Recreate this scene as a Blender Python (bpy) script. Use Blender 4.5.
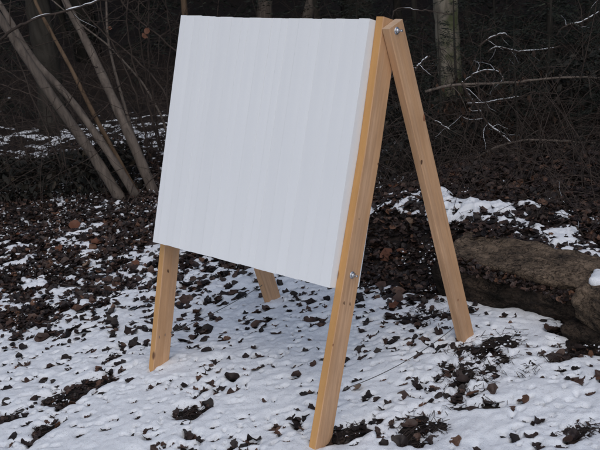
import bpy, bmesh, math, random
import numpy as np
from math import radians, sin, cos, pi
from mathutils import Vector, Matrix, Euler

# ------------------------------------------------------------------ clear
for o in list(bpy.data.objects):
    bpy.data.objects.remove(o, do_unlink=True)
scene = bpy.context.scene
COL = scene.collection

# ------------------------------------------------------------------ camera
CAM = np.array([3.00624, -2.01408, 1.85578])
YAW, PIT, ROL, FPX = 0.77262, -0.3352, -0.09088, 904.49
cF = np.array([-sin(YAW)*cos(PIT), cos(YAW)*cos(PIT), sin(PIT)])
cR = np.array([cos(YAW), sin(YAW), 0.0])
cU = np.cross(cR, cF)
cR2 = cos(ROL)*cR + sin(ROL)*cU
cU2 = -sin(ROL)*cR + cos(ROL)*cU
cam_data = bpy.data.cameras.new('camera')
cam = bpy.data.objects.new('camera', cam_data)
COL.objects.link(cam)
cam.matrix_world = Matrix(((cR2[0], cU2[0], -cF[0], CAM[0]),
                           (cR2[1], cU2[1], -cF[1], CAM[1]),
                           (cR2[2], cU2[2], -cF[2], CAM[2]),
                           (0, 0, 0, 1)))
cam_data.sensor_width = 36.0
cam_data.lens = FPX/600*36.0
cam_data.clip_start = 0.05
cam_data.clip_end = 500
cam_data.dof.use_dof = True
cam_data.dof.focus_distance = 3.9
cam_data.dof.aperture_fstop = 9.0
scene.camera = cam

# ------------------------------------------------------------------ light
world = bpy.data.worlds.new('World')
scene.world = world
world.use_nodes = True
wn = world.node_tree
sky = wn.nodes.new('ShaderNodeTexSky')
sky.sky_type = 'NISHITA'
sky.sun_disc = False
SUN_EL, SUN_AZ = radians(52), radians(135)      # azimuth measured clockwise from +Y
sky.sun_elevation = SUN_EL
sky.sun_rotation = SUN_AZ
sky.air_density = 1.0
sky.dust_density = 2.6
sky.ozone_density = 0.9
wn.nodes['Background'].inputs['Strength'].default_value = 0.10
wn.links.new(sky.outputs[0], wn.nodes['Background'].inputs['Color'])
sun_data = bpy.data.lights.new('sun', 'SUN')
sun_data.energy = 0.6
sun_data.angle = radians(85)
sun_data.color = (1.0, 0.97, 0.93)
sun = bpy.data.objects.new('sun', sun_data)
COL.objects.link(sun)
sd = Vector((sin(SUN_AZ)*cos(SUN_EL), cos(SUN_AZ)*cos(SUN_EL), sin(SUN_EL)))
sun.rotation_euler = sd.to_track_quat('Z', 'Y').to_euler()
scene.view_settings.view_transform = 'Standard'
scene.view_settings.look = 'None'
scene.view_settings.exposure = 0.25
scene.view_settings.gamma = 1.0
scene.render.engine = 'CYCLES'

random.seed(7)
rng = np.random.default_rng(7)

# ------------------------------------------------------------------ helpers
def view_ray(px, py):
    v = cF*FPX + cR2*(px-300) - cU2*(py-225)
    return v/np.linalg.norm(v)

FH = np.array([-sin(YAW), cos(YAW), 0.0])       # horizontal forward direction
RH = np.array([cos(YAW), sin(YAW), 0.0])

def at(px, py, s):
    """point seen at photo position px,py at s metres of ground distance"""
    v = view_ray(px, py)
    return CAM + v*(s/(v @ FH))

def hash2(ix, iy, seed):
    h = (ix.astype(np.int64)*374761393 + iy.astype(np.int64)*668265263 + seed*974711) & 0xffffffff
    h = ((h ^ (h >> 13))*1274126177) & 0xffffffff
    h = (h ^ (h >> 16)) & 0xffffffff
    return h.astype(np.float64)/4294967295.0

def vnoise(x, y, seed=0):
    x = np.asarray(x, float); y = np.asarray(y, float)
    ix = np.floor(x); iy = np.floor(y)
    fx = x-ix; fy = y-iy
    fx = fx*fx*fx*(fx*(fx*6-15)+10); fy = fy*fy*fy*(fy*(fy*6-15)+10)
    a = hash2(ix, iy, seed); b = hash2(ix+1, iy, seed)
    c = hash2(ix, iy+1, seed); d = hash2(ix+1, iy+1, seed)
    return ((a*(1-fx)+b*fx)*(1-fy) + (c*(1-fx)+d*fx)*fy)*2-1

def fbm(x, y, sc, octs=3, seed=0):
    x = np.asarray(x, float); y = np.asarray(y, float)
    c_, s_ = cos(.6), sin(.6)
    t = 0; amp = 1; tot = 0
    for k in range(octs):
        t = t + amp*vnoise((x*c_-y*s_)/sc+17.3*k, (x*s_+y*c_)/sc+5.1*k, seed+k)
        tot += amp; amp *= .5; sc = sc*.5
    return t/tot

def sstep(a, b, x):
    t = np.clip((np.asarray(x, float)-a)/(b-a), 0, 1)
    return t*t*(3-2*t)

BANK_H = 0.24
def bank_d(x, y):
    """metres behind the foot of the little bank (positive = uphill side)"""
    foot = 1.33 + .10*sstep(.6, .8, x) + .05*np.sin(3*x) + np.where(np.asarray(x) < .5, (.5-np.asarray(x))*.22, 0) - sstep(1.2, 1.7, x)*.25
    return y-foot

def terrain(x, y, rough=True):
    x = np.asarray(x, float); y = np.asarray(y, float)
    z = -.045 + .045*np.clip(x, -1.5, 2) + .055*np.clip(y, -1, .95)
    d = bank_d(x, y) + .05*fbm(x, y, .3, 2, 31)
    m = sstep(-1.0, .15, x)
    wid = .55-.40*sstep(.5, .75, x)
    z = z + BANK_H*(1-.42*sstep(.6, 1.3, x))*m*sstep(0, 1, (d)/wid)
    s = (x-CAM[0])*FH[0] + (y-CAM[1])*FH[1]
    z = z + .28*np.clip(s-11, 0, 60) + .03*np.clip(s-6.5, 0, 60)*m
    z = z + sstep(5.5, 9, s)*.10*fbm(x, y, 1.4, 2, 3)
    z = z + .012*fbm(x, y, .45, 2, 4)
    if rough:
        z = z + (.007+.010*sstep(4.6, 6.5, s))*fbm(x, y, .07, 3, 5)
    return z

def ground_z(x, y):
    return float(terrain(np.array([x]), np.array([y]))[0])

def gp(px, py):
    """point of the terrain seen at photo position px,py"""
    v = view_ray(px, py)
    t = 2.0
    for _ in range(4000):
        p = CAM+v*t
        if p[2] < terrain(p[0], p[1], False):
            break
        t += .01
    return p

def link(o):
    COL.objects.link(o)
    return o

def new_obj(name, me, parent=None, mat=None):
    o = bpy.data.objects.new(name, me)
    link(o)
    if mat is not None:
        me.materials.clear(); me.materials.append(mat)
    if parent is not None:
        o.parent = parent
    return o

def tag(o, label=None, cat=None, group=None, kind=None):
    if label: o['label'] = label
    if cat: o['category'] = cat
    if group: o['group'] = group
    if kind: o['kind'] = kind
    return o

def empty(name, loc, label, cat, group=None):
    o = bpy.data.objects.new(name, None)
    o.empty_display_size = .1
    link(o); o.location = Vector([float(a) for a in loc])
    return tag(o, label, cat, group)

def np_mesh(name, V, Fc, smooth=False, mats=None):
    """V (n,3), Fc list of arrays each (m,k)"""
    me = bpy.data.meshes.new(name)
    V = np.asarray(V, np.float32)
    if not isinstance(Fc, list): Fc = [Fc]
    Fc = [np.asarray(f, np.int32) for f in Fc if len(f)]
    nl = sum(f.size for f in Fc); nf = sum(len(f) for f in Fc)
    me.vertices.add(len(V)); me.vertices.foreach_set('co', V.ravel())
    me.loops.add(nl); me.loops.foreach_set('vertex_index', np.concatenate([f.ravel() for f in Fc]))
    st = []; c = 0
    for f in Fc:
        st.append(c+np.arange(len(f))*f.shape[1]); c += f.size
    me.polygons.add(nf)
    me.polygons.foreach_set('loop_start', np.concatenate(st).astype(np.int32))
    if smooth:
        me.polygons.foreach_set('use_smooth', np.ones(nf, bool))
    me.update(calc_edges=True)
    me.validate()
    return me

class Tubes:
    """collects tapered tubes and joins them into one mesh"""
    def __init__(self): self.V = []; self.F = []; self.n = 0
    def add(self, pts, rad, sides=5, cap=True, squash=1.0):
        P = np.asarray(pts, float); n = len(P)
        R = np.broadcast_to(np.asarray(rad, float), (n,)) if np.ndim(rad) < 2 else rad
        T = np.gradient(P, axis=0); T /= np.linalg.norm(T, axis=1)[:, None]+1e-12
        ref = np.array([0, 0, 1.0]) if abs(T[0][2]) < .9 else np.array([1.0, 0, 0])
        A = np.cross(T, ref); A /= np.linalg.norm(A, axis=1)[:, None]+1e-12
        B = np.cross(T, A)
        a = np.arange(sides)*2*pi/sides
        ring = P[:, None, :] + R[:, None, None]*(np.cos(a)[None, :, None]*A[:, None, :] + squash*np.sin(a)[None, :, None]*B[:, None, :])
        self.V.append(ring.reshape(-1, 3))
        i = np.arange(n-1)[:, None]*sides; j = np.arange(sides)[None, :]; k = (j+1) % sides
        q = np.stack([i+j, i+k, i+sides+k, i+sides+j], -1).reshape(-1, 4)+self.n
        self.F.append(q)
        self.n += n*sides
        if cap:
            for e, rev in ((0, 1), (n-1, 0)):
                self.V.append(P[e][None]); c = self.n; self.n += 1
                b = c-1-(0 if e else 0)
                base = (self.n-1-n*sides-(0 if e == 0 else 1)) + e*sides
                jj = np.arange(sides); kk = (jj+1) % sides
                tri = np.stack([base+jj, base+kk, np.full(sides, c), np.full(sides, c)], -1)
                self.F.append(('t', tri[:, :3][:, ::-1] if rev else tri[:, :3]))
    def mesh(self, name, smooth=True):
        q = [f for f in self.F if not isinstance(f, tuple)]
        t = [f[1] for f in self.F if isinstance(f, tuple)]
        fs = []
        if q: fs.append(np.concatenate(q))
        if t: fs.append(np.concatenate(t))
        return np_mesh(name, np.concatenate(self.V), fs, smooth)

def smooth_path(pts, n):
    P = np.asarray(pts, float)
    t = np.r_[0, np.cumsum(np.linalg.norm(np.diff(P, axis=0), axis=1))]; t /= t[-1]
    u = np.linspace(0, 1, n)
    Q = np.stack([np.interp(u, t, P[:, k]) for k in range(3)], 1)
    for _ in range(2):
        Q[1:-1] = (Q[:-2]+2*Q[1:-1]+Q[2:])/4
    return Q

# ------------------------------------------------------------------ materials
def mat(name, base, rough=.8, spec=.3):
    m = bpy.data.materials.new(name); m.use_nodes = True
    b = m.node_tree.nodes['Principled BSDF']
    b.inputs['Base Color'].default_value = (*base, 1)
    b.inputs['Roughness'].default_value = rough
    b.inputs['Specular IOR Level'].default_value = spec
    return m, m.node_tree, b

def ramp(nt, fac, stops):
    r = nt.nodes.new('ShaderNodeValToRGB')
    e = r.color_ramp.elements
    while len(e) < len(stops): e.new(.5)
    for i, (p, c) in enumerate(stops):
        e[i].position = p; e[i].color = (*c, 1)
    nt.links.new(fac, r.inputs[0])
    return r.outputs[0]

def noise(nt, vec, scale, detail=4, rough=.6, dist=0.0):
    n = nt.nodes.new('ShaderNodeTexNoise')
    n.inputs['Scale'].default_value = scale; n.inputs['Detail'].default_value = detail
    n.inputs['Roughness'].default_value = rough; n.inputs['Distortion'].default_value = dist
    if vec is not None: nt.links.new(vec, n.inputs['Vector'])
    return n.outputs['Fac']

def coords(nt, out='Object', scale=(1, 1, 1), loc=(0, 0, 0)):
    t = nt.nodes.new('ShaderNodeTexCoord'); mp = nt.nodes.new('ShaderNodeMapping')
    mp.inputs['Scale'].default_value = scale; mp.inputs['Location'].default_value = loc
    nt.links.new(t.outputs[out], mp.inputs['Vector'])
    return mp.outputs[0]

def bump(nt, b, h, strength=.4, dist=.01):
    bp = nt.nodes.new('ShaderNodeBump')
    bp.inputs['Strength'].default_value = strength; bp.inputs['Distance'].default_value = dist
    nt.links.new(h, bp.inputs['Height']); nt.links.new(bp.outputs[0], b.inputs['Normal'])

def mixc(nt, fac, a, b_, mode='MIX'):
    m = nt.nodes.new('ShaderNodeMix'); m.data_type = 'RGBA'; m.blend_type = mode
    for s, v in ((0, fac), (6, a), (7, b_)):
        if isinstance(v, bpy.types.NodeSocket): nt.links.new(v, m.inputs[s])
        elif s == 0: m.inputs[0].default_value = v
        else: m.inputs[s].default_value = (*v, 1)
    return m.outputs[2]

def m_snow():
    m, nt, b = mat('snow', (.7, .72, .75), .6, .25)
    c = coords(nt)
    n1 = noise(nt, c, 9, 4); n2 = noise(nt, c, 70, 5, .7); n3 = noise(nt, c, 260, 3, .7)
    col = ramp(nt, n1, [(.3, (.80, .84, .885)), (.7, (.88, .915, .95))])
    # fine grit showing through the thin snow
    g = ramp(nt, n2, [(.34, (.62, .60, .60)), (.44, (1, 1, 1))])
    nt.links.new(mixc(nt, .5, col, g, 'MULTIPLY'), b.inputs['Base Color'])
    add = nt.nodes.new('ShaderNodeMath'); add.operation = 'ADD'
    nt.links.new(n2, add.inputs[0]); nt.links.new(n3, add.inputs[1])
    bump(nt, b, add.outputs[0], .7, .006)
    return m

def m_litter():
    m, nt, b = mat('leaf_litter_soil', (.03, .025, .02), .8, .2)
    c = coords(nt)
    v = nt.nodes.new('ShaderNodeTexVoronoi'); v.inputs['Scale'].default_value = 38
    nt.links.new(c, v.inputs['Vector'])
    n = noise(nt, c, 60, 5, .7)
    hs = nt.nodes.new('ShaderNodeSeparateColor'); nt.links.new(v.outputs['Color'], hs.inputs[0])
    a = ramp(nt, hs.outputs[0], [(0, (.008, .007, .006)), (.55, (.020, .014, .012)), (1, (.042, .028, .021))])
    nt.links.new(mixc(nt, .5, a, ramp(nt, n, [(.3, (.008, .007, .007)), (.7, (.040, .030, .025))])), b.inputs['Base Color'])
    bump(nt, b, n, 1, .02)
    return m

def m_leaf(name, dark, mid, light, rough=.55):
    m, nt, b = mat(name, mid, rough, .35)
    oi = nt.nodes.new('ShaderNodeNewGeometry')
    n = noise(nt, coords(nt), 45, 3)
    a = ramp(nt, oi.outputs['Random Per Island'], [(0, dark), (.6, mid), (.93, light), (1, (light[0]*1.7, light[1]*1.5, light[2]*1.2))])
    nt.links.new(mixc(nt, .5, a, ramp(nt, n, [(.3, (.35, .35, .35)), (.7, (1, 1, 1))]), 'MULTIPLY'), b.inputs['Base Color'])
    return m

def m_bark(name, dark, light, scale=14, moss=None, stretch=.18):
    m, nt, b = mat(name, light, .9, .15)
    c = coords(nt, 'Object', (1, 1, stretch))
    n = noise(nt, c, scale, 6, .65, .6)
    col = ramp(nt, n, [(.32, dark), (.66, light)])
    if moss:
        n2 = noise(nt, coords(nt), 5, 5, .65)
        f = ramp(nt, n2, [(.46, (0, 0, 0)), (.60, (1, 1, 1))])
        col = mixc(nt, f, col, moss)
    nt.links.new(col, b.inputs['Base Color'])
    bump(nt, b, n, .8, .012)
    return m

def m_wood(name, light, dark, orange, amount=.35):
    m, nt, b = mat(name, light, .62, .25)
    oi = nt.nodes.new('ShaderNodeObjectInfo')
    tc = nt.nodes.new('ShaderNodeTexCoord')
    off = nt.nodes.new('ShaderNodeVectorMath'); off.operation = 'ADD'
    sc = nt.nodes.new('ShaderNodeVectorMath'); sc.operation = 'SCALE'; sc.inputs['Scale'].default_value = 1
    mul = nt.nodes.new('ShaderNodeMath'); mul.operation = 'MULTIPLY'; mul.inputs[1].default_value = 13
    nt.links.new(oi.outputs['Random'], mul.inputs[0])
    nt.links.new(tc.outputs['Object'], off.inputs[0]); nt.links.new(mul.outputs[0], off.inputs[1])
    def mp(s):
        q = nt.nodes.new('ShaderNodeMapping'); q.inputs['Scale'].default_value = s
        nt.links.new(off.outputs[0], q.inputs['Vector']); return q.outputs[0]
    grain = noise(nt, mp((22, 22, 1.1)), 4, 6, .65, .25)
    band = noise(nt, mp((16, 16, .35)), 1.6, 2, .5, .2)
    blot = noise(nt, mp((4, 4, 2)), 2.2, 4, .6)
    c1 = ramp(nt, grain, [(.33, dark), (.62, light)])
    c2 = mixc(nt, ramp(nt, band, [(.42, (0, 0, 0)), (.62, (1, 1, 1))]), c1, orange)
    mf = nt.nodes.new('ShaderNodeMix'); mf.data_type = 'RGBA'; mf.inputs[0].default_value = amount
    nt.links.new(c1, mf.inputs[6]); nt.links.new(c2, mf.inputs[7])
    c3 = mixc(nt, .35, mf.outputs[2], ramp(nt, blot, [(.35, (.62, .60, .58)), (.65, (1, 1, 1))]), 'MULTIPLY')
    # knots
    v = nt.nodes.new('ShaderNodeTexVoronoi'); v.inputs['Scale'].default_value = 1.0
    v.inputs['Randomness'].default_value = 1
    nt.links.new(mp((9, 9, 4.2)), v.inputs['Vector'])
    k = ramp(nt, v.outputs['Distance'], [(.0, (1, 1, 1)), (.05, (1, 1, 1)), (.10, (0, 0, 0))])
    c4 = mixc(nt, k, c3, (.17, .085, .045))
    nt.links.new(c4, b.inputs['Base Color'])
    bump(nt, b, grain, .25, .002)
    return m

def m_stone(name, dark, mid, light):
    m, nt, b = mat(name, mid, .9, .15)
    c = coords(nt, 'Object', (1, 1.3, 2.2))
    n1 = noise(nt, c, 9, 8, .72); n2 = noise(nt, coords(nt), 75, 6, .75)
    v = nt.nodes.new('ShaderNodeTexVoronoi'); v.feature = 'DISTANCE_TO_EDGE'; v.inputs['Scale'].default_value = 9
    wv = nt.nodes.new('ShaderNodeVectorMath'); wv.operation = 'ADD'
    nz = nt.nodes.new('ShaderNodeTexNoise'); nz.inputs['Scale'].default_value = 12; nz.inputs['Detail'].default_value = 4
    sc = nt.nodes.new('ShaderNodeVectorMath'); sc.operation = 'SCALE'; sc.inputs['Scale'].default_value = .35
    nt.links.new(c, nz.inputs['Vector']); nt.links.new(nz.outputs['Color'], sc.inputs[0])
    nt.links.new(c, wv.inputs[0]); nt.links.new(sc.outputs[0], wv.inputs[1]); nt.links.new(wv.outputs[0], v.inputs['Vector'])
    crack = ramp(nt, v.outputs['Distance'], [(0, (.25, .25, .25)), (.035, (1, 1, 1))])
    base = ramp(nt, n1, [(.36, dark), (.5, mid), (.66, light)])
    sp = ramp(nt, n2, [(.38, (.30, .29, .28)), (.56, (1, 1, 1))])
    c2 = mixc(nt, .85, base, sp, 'MULTIPLY')
    nt.links.new(mixc(nt, .7, c2, crack, 'MULTIPLY'), b.inputs['Base Color'])
    ad = nt.nodes.new('ShaderNodeMath'); ad.operation = 'ADD'; nt.links.new(n1, ad.inputs[0]); nt.links.new(n2, ad.inputs[1])
    ad2 = nt.nodes.new('ShaderNodeMath'); ad2.operation = 'ADD'; nt.links.new(ad.outputs[0], ad2.inputs[0]); nt.links.new(crack, ad2.inputs[1])
    bump(nt, b, ad2.outputs[0], 1.0, .014)
    return m

def m_foam():
    m, nt, b = mat('white_foam', (.8, .8, .8), .7, .25)
    oi = nt.nodes.new('ShaderNodeObjectInfo')
    base = ramp(nt, oi.outputs['Random'], [(0, (.79, .81, .82)), (1, (.815, .835, .845))])
    c = coords(nt, 'Object', (1, 1, .12))
    n = noise(nt, c, 16, 3, .5)
    st = ramp(nt, n, [(.3, (.965, .968, .972)), (.6, (1, 1, 1))])
    nt.links.new(mixc(nt, 1.0, base, st, 'MULTIPLY'), b.inputs['Base Color'])
    n2 = noise(nt, coords(nt), 220, 3, .6)
    bump(nt, b, n2, .25, .002)
    return m

M = {}
M['snow'] = m_snow()
M['litter'] = m_litter()
M['leaf'] = m_leaf('dead_leaf', (.012, .009, .008), (.034, .022, .019), (.085, .048, .034))
M['leaf_big'] = m_leaf('dead_leaf_large', (.014, .010, .010), (.040, .026, .022), (.12, .065, .045))
M['leaf_hang'] = m_leaf('hanging_dead_leaf', (.020, .012, .008), (.055, .030, .018), (.10, .05, .03), .7)
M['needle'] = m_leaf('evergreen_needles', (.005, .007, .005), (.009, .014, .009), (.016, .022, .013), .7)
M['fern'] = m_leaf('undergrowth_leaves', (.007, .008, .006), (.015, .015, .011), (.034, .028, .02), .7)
M['bark_sap'] = m_bark('sapling_bark', (.07, .058, .050), (.175, .145, .122), 26)
M['bark_brown'] = m_bark('brown_bark', (.07, .046, .03), (.16, .11, .072), 20)
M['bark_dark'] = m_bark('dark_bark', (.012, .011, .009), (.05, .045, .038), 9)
M['bark_moss'] = m_bark('mossy_bark', (.08, .07, .055), (.26, .23, .18), 22, moss=(.075, .085, .04))
M['twig'] = m_bark('twig_bark', (.022, .017, .015), (.068, .053, .045), 20)
M['stone'] = m_stone('ledge_stone', (.055, .045, .037), (.165, .123, .088), (.32, .24, .17))
M['wood'] = m_wood('cedar_board', (.62, .39, .235), (.45, .27, .155), (.56, .31, .145), .5)
M['wood_edge'] = m_wood('cedar_board_edge', (.60, .35, .15), (.50, .27, .105), (.60, .32, .11), .6)
M['wood_end'] = m_wood('cedar_end_grain', (.62, .46, .32), (.55, .38, .25), (.55, .36, .2), .3)
M['foam'] = m_foam()
M['steel'], _, bs = mat('zinc_steel', (.55, .57, .60), .35, .5); bs.inputs['Metallic'].default_value = .9
M['cord'], _, _ = mat('grey_cord', (.10, .10, .10), .8, .2)

# ------------------------------------------------------------------ ground
def axis_coords(a, b, fine, lo, hi, grow):
    c = list(np.arange(a, b+1e-6, fine))
    st = fine; x = c[-1]
    while x < hi: st = min(st*grow, 2.5); x += st; c.append(x)
    st = fine; x = c[0]; pre = []
    while x > lo: st = min(st*grow, 2.5); x -= st; pre.append(x)
    return np.array(pre[::-1]+c)

def grid_faces(nx, ny):
    i = np.arange(nx-1)[:, None]*ny; j = np.arange(ny-1)[None, :]
    return np.stack([i+j, i+ny+j, i+ny+j+1, i+j+1], -1).reshape(-1, 4)

gx = axis_coords(-3.3, 1.9, .02, -70, 45, 1.05)
gy = axis_coords(-.9, 3.1, .02, -30, 80, 1.05)
GX, GY = np.meshgrid(gx, gy, indexing='ij')
GZ = terrain(GX, GY)
ground = new_obj('ground', np_mesh('ground', np.stack([GX.ravel(), GY.ravel(), GZ.ravel()], 1), grid_faces(len(gx), len(gy)), True), None, M['litter'])
tag(ground, kind='structure')

# ---- snow depth field
PATCH = []       # (centre, long half-axis, short half-axis, angle, depth, ragged)
def patch(px, py, a, b_, ang, dep, ragged=0.):
    p = gp(px, py); PATCH.append((p[0], p[1], a, b_, ang+YAW, dep, ragged))
patch(62, 399, .085, .07, .1, .055)
patch(97, 385, .10, .055, .25, .055)
patch(112, 361, .08, .03, .5, .035)
patch(45, 432, .06, .04, .5, .03)
patch(8, 420, .07, .04, .2, .035)
patch(22, 320, .17, .14, .4, .03)
patch(190, 415, .07, .06, .3, .035)
patch(420, 432, .10, .09, .8, .035, 1.)
patch(478, 362, .16, .16, .7, .026, 1.)
patch(462, 385, .14, .12, .9, .024, 1.)
patch(500, 345, .14, .07, .4, .024, 1.)
patch(530, 372, .12, .04, .8, .02, 1.)
patch(345, 438, .09, .06, .3, .045)
patch(480, 410, .10, .03, -.3, .03)
patch(590, 432, .09, .06, .2, .03, 1.)
patch(430, 318, .18, .10, .1, .022, .6)
patch(560, 360, .07, .03, .4, .03)
patch(383, 262, .3, .12, .0, .03)
patch(592, 345, .13, .09, .3, .045)
patch(572, 330, .08, .05, .3, .03)

def snow_cover(x, y):
    s = (x-CAM[0])*FH[0] + (y-CAM[1])*FH[1]
    r = (x-CAM[0])*RH[0] + (y-CAM[1])*RH[1]
    T = .023 - .010*sstep(3.5, 4.3, s) - .013*sstep(4.3, 5.3, s) - .010*sstep(5.8, 6.6, s)
    T = T + .003*sstep(6.8, 7.6, s) + .002*sstep(.0, .9, r)*sstep(4.8, 4.0, s)
    d = bank_d(x, y) + .06*fbm(x, y, .25, 2, 33)
    m = sstep(-.4, .1, x)
    far = .62-.30*sstep(.7, 1.5, x)
    near = .34-.22*sstep(.6, 1.0, x)
    face = m*sstep(-.10, .02, d)*sstep(near+.1, near, d)
    T = T - .026*face
    top = m*sstep(near, near+.08, d)*sstep(far+.10, far, d)
    T = T + .003*top + .016*m*sstep(.34, .42, d)*sstep(.75, .62, d)*sstep(.7, .5, x) - .022*m*sstep(far, far+.12, d)*sstep(7.0, 6.0, s)
    T = T - .05*sstep(10.5, 14, s)
    T = T - .016*sstep(9.2, 10.2, s)*sstep(-.05, -.12, r/s)
    T = T + .004*sstep(7.7, 8.2, s)*sstep(-.05, -.12, r/s)*sstep(-.36, -.28, r/s) + .006*sstep(7.4, 7.9, s)*sstep(-.28, -.34, r/s)
    T = T - .010*m*sstep(-.55, -.05, d) - .02*m*sstep(-.16, -.04, d)*sstep(.05, -.02, d)
    return T, s, r, d

def m_bank(x, d):
    return sstep(-.4, .1, x)*sstep(-.1, .1, d)

def snow_depth(x, y):
    T, s, r, d = snow_cover(x, y)
    big = fbm(x, y, .34, 2, 11)
    mid = fbm(x, y, .085, 3, 12)
    fine = fbm(x, y, .022, 2, 13)
    T = T + .0045*big + (.0095+.016*sstep(3.6, 5.2, s)+.018*m_bank(x, d))*mid + (.0038+.004*sstep(4, 5, s))*fine
    for (cx, cy, a, b_, ang, dep, rg) in PATCH:
        u = (x-cx)*cos(ang)+(y-cy)*sin(ang); v = -(x-cx)*sin(ang)+(y-cy)*cos(ang)
        q = (u/a)**2+(v/b_)**2 + .7*fbm(x, y, .07, 3, 19)
        g = np.exp(-np.clip(q, 0, 30)**1.6)
        T = T - dep*g*(1+.4*rg*fbm(x, y, .05, 2, 23)) + rg*g*.024*fbm(x, y, .020, 2, 29)
    return T

# leaves poking through: positions, dimples
poke = []
tries = 0
xs = rng.uniform(-3.2, 2.0, 24000); ys = rng.uniform(-1.0, 3.0, 24000)
Tc, sc_, rc_, dc_ = snow_cover(xs, ys)
clump = fbm(xs, ys, .22, 2, 41)
pr_ = np.clip(.42+.30*sstep(3.4, 4.6, sc_)+.60*clump, .05, 1)
ok = (rng.random(24000) < pr_) & (sc_ > 2.3) & (sc_ < 6.2) & (np.abs(rc_) < .38*sc_+.25)
POK = np.stack([xs[ok], ys[ok]], 1)
POK = POK[:8000]
print('pokes', len(POK))
PA = rng.uniform(0, pi, len(POK))
# most lie roughly along one direction, as drifted
PA = np.where(rng.random(len(POK)) < .6, rng.normal(YAW+.35, .45, len(POK)), PA)
PL_ = rng.uniform(.005, .022, len(POK))*rng.uniform(.65, 1.3, len(POK))*np.where(rng.random(len(POK)) < .10, 1.5, 1)
PW_ = PL_*rng.uniform(.30, .62, len(POK))
PD_ = rng.uniform(.022, .042, len(POK))

sx = axis_coords(-3.4, 1.95, .0082, -11.5, 4.5, 1.035)
sy = axis_coords(-1.0, 2.6, .0082, -3.5, 14, 1.035)
SX, SY = np.meshgrid(sx, sy, indexing='ij')
ST = snow_depth(SX, SY)
for (px_, py_), a, l, w_, dp in zip(POK, PA, PL_, PW_, PD_):
    i0, i1 = np.searchsorted(sx, (px_-.10, px_+.10)); j0, j1 = np.searchsorted(sy, (py_-.10, py_+.10))
    X = SX[i0:i1, j0:j1]-px_; Y = SY[i0:i1, j0:j1]-py_
    u = X*cos(a)+Y*sin(a); v = -X*sin(a)+Y*cos(a)
    q = (u/l)**2+(v/w_)**2
    ST[i0:i1, j0:j1] -= dp*np.exp(-q**1.3)
SZ = terrain(SX, SY, False) + .25*.007*fbm(SX, SY, .07, 3, 5) + np.maximum(ST, -.03)
SF = grid_faces(len(sx), len(sy))
keepv = (SZ - terrain(SX, SY)).ravel() > -.006
rs = ((SX-CAM[0])*RH[0] + (SY-CAM[1])*RH[1]).ravel(); ss = ((SX-CAM[0])*FH[0] + (SY-CAM[1])*FH[1]).ravel()
keepv &= (ss < 14)
kf = keepv[SF].any(axis=1)
SF = SF[kf]
used = np.unique(SF); remap = np.full(SX.size, -1); remap[used] = np.arange(len(used))
SV = np.stack([SX.ravel(), SY.ravel(), SZ.ravel()], 1)[used]
snow = new_obj('snow', np_mesh('snow', SV, remap[SF], True), None, M['snow'])
tag(snow, kind='structure')
print('snow faces', len(SF))

# ------------------------------------------------------------------ leaves on the ground
def leaf_template(kind):
    """a curled dead leaf about 1 unit long; returns V, tris"""
    if kind == 0:      # ovate
        out = [(0, 0), (.15, .17), (.4, .27), (.7, .2), (1, 0), (.7, -.2), (.4, -.27), (.15, -.17)]
    elif kind == 1:    # maple like
        out = [(0, 0), (.06, .20), (.30, .24), (.42, .38), (.62, .27), (.95, .06), (.70, -.18), (.50, -.40), (.30, -.20), (.10, -.26)]
    elif kind == 2:    # oak like
        out = [(0, 0), (.2, .16), (.3, .07), (.45, .24), (.58, .1), (.78, .2), (1, 0), (.78, -.2), (.58, -.1), (.45, -.24), (.3, -.07), (.2, -.16)]
    else:              # torn
        out = [(0, 0), (.2, .22), (.5, .33), (.62, .12), (.9, .1), (.8, -.1), (.5, -.22), (.28, -.08), (.12, -.2)]
    V = [(.45, 0, 0)]+[(x, y, 0) for x, y in out]
    n = len(out)
    F_ = [(0, 1+i, 1+(i+1) % n) for i in range(n)]
    return np.array(V, float), np.array(F_)

def lumpy_template(seed):
    r = np.random.default_rng(seed)
    n = 12
    t = np.arange(n)*2*pi/n
    rad = 1+.11*r.standard_normal(n)
    asp = r.uniform(.32, .62)
    out = np.stack([.5+.5*np.cos(t)*rad, .5*asp*2*np.sin(t)*rad*.8, 0*t], 1)
    inn = out*[.5, .5, 1]+[.25, 0, 0]; inn[:, :2] += r.normal(0, .03, (n, 2))
    V = np.vstack([[.5, 0, 0], inn, out])
    F_ = []
    for i in range(n):
        j = (i+1) % n
        F_ += [(0, 1+i, 1+j), (1+i, 1+n+i, 1+n+j), (1+i, 1+n+j, 1+j)]
    return V, np.array(F_)
LT = [leaf_template(0), leaf_template(1), leaf_template(2), leaf_template(3)]
LUMP = [lumpy_template(300+k) for k in range(8)]
def curl(V, c1, c2, r):
    V = V.copy()
    V[:, 2] += c1*(V[:, 0]-.5)**2 + c2*V[:, 1]**2 + .05*r.standard_normal(len(V))
    V[:, 0] -= .5
    return V

def rot_mat(rx, ry, rz):
    return np.array(Euler((rx, ry, rz)).to_matrix())

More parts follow.
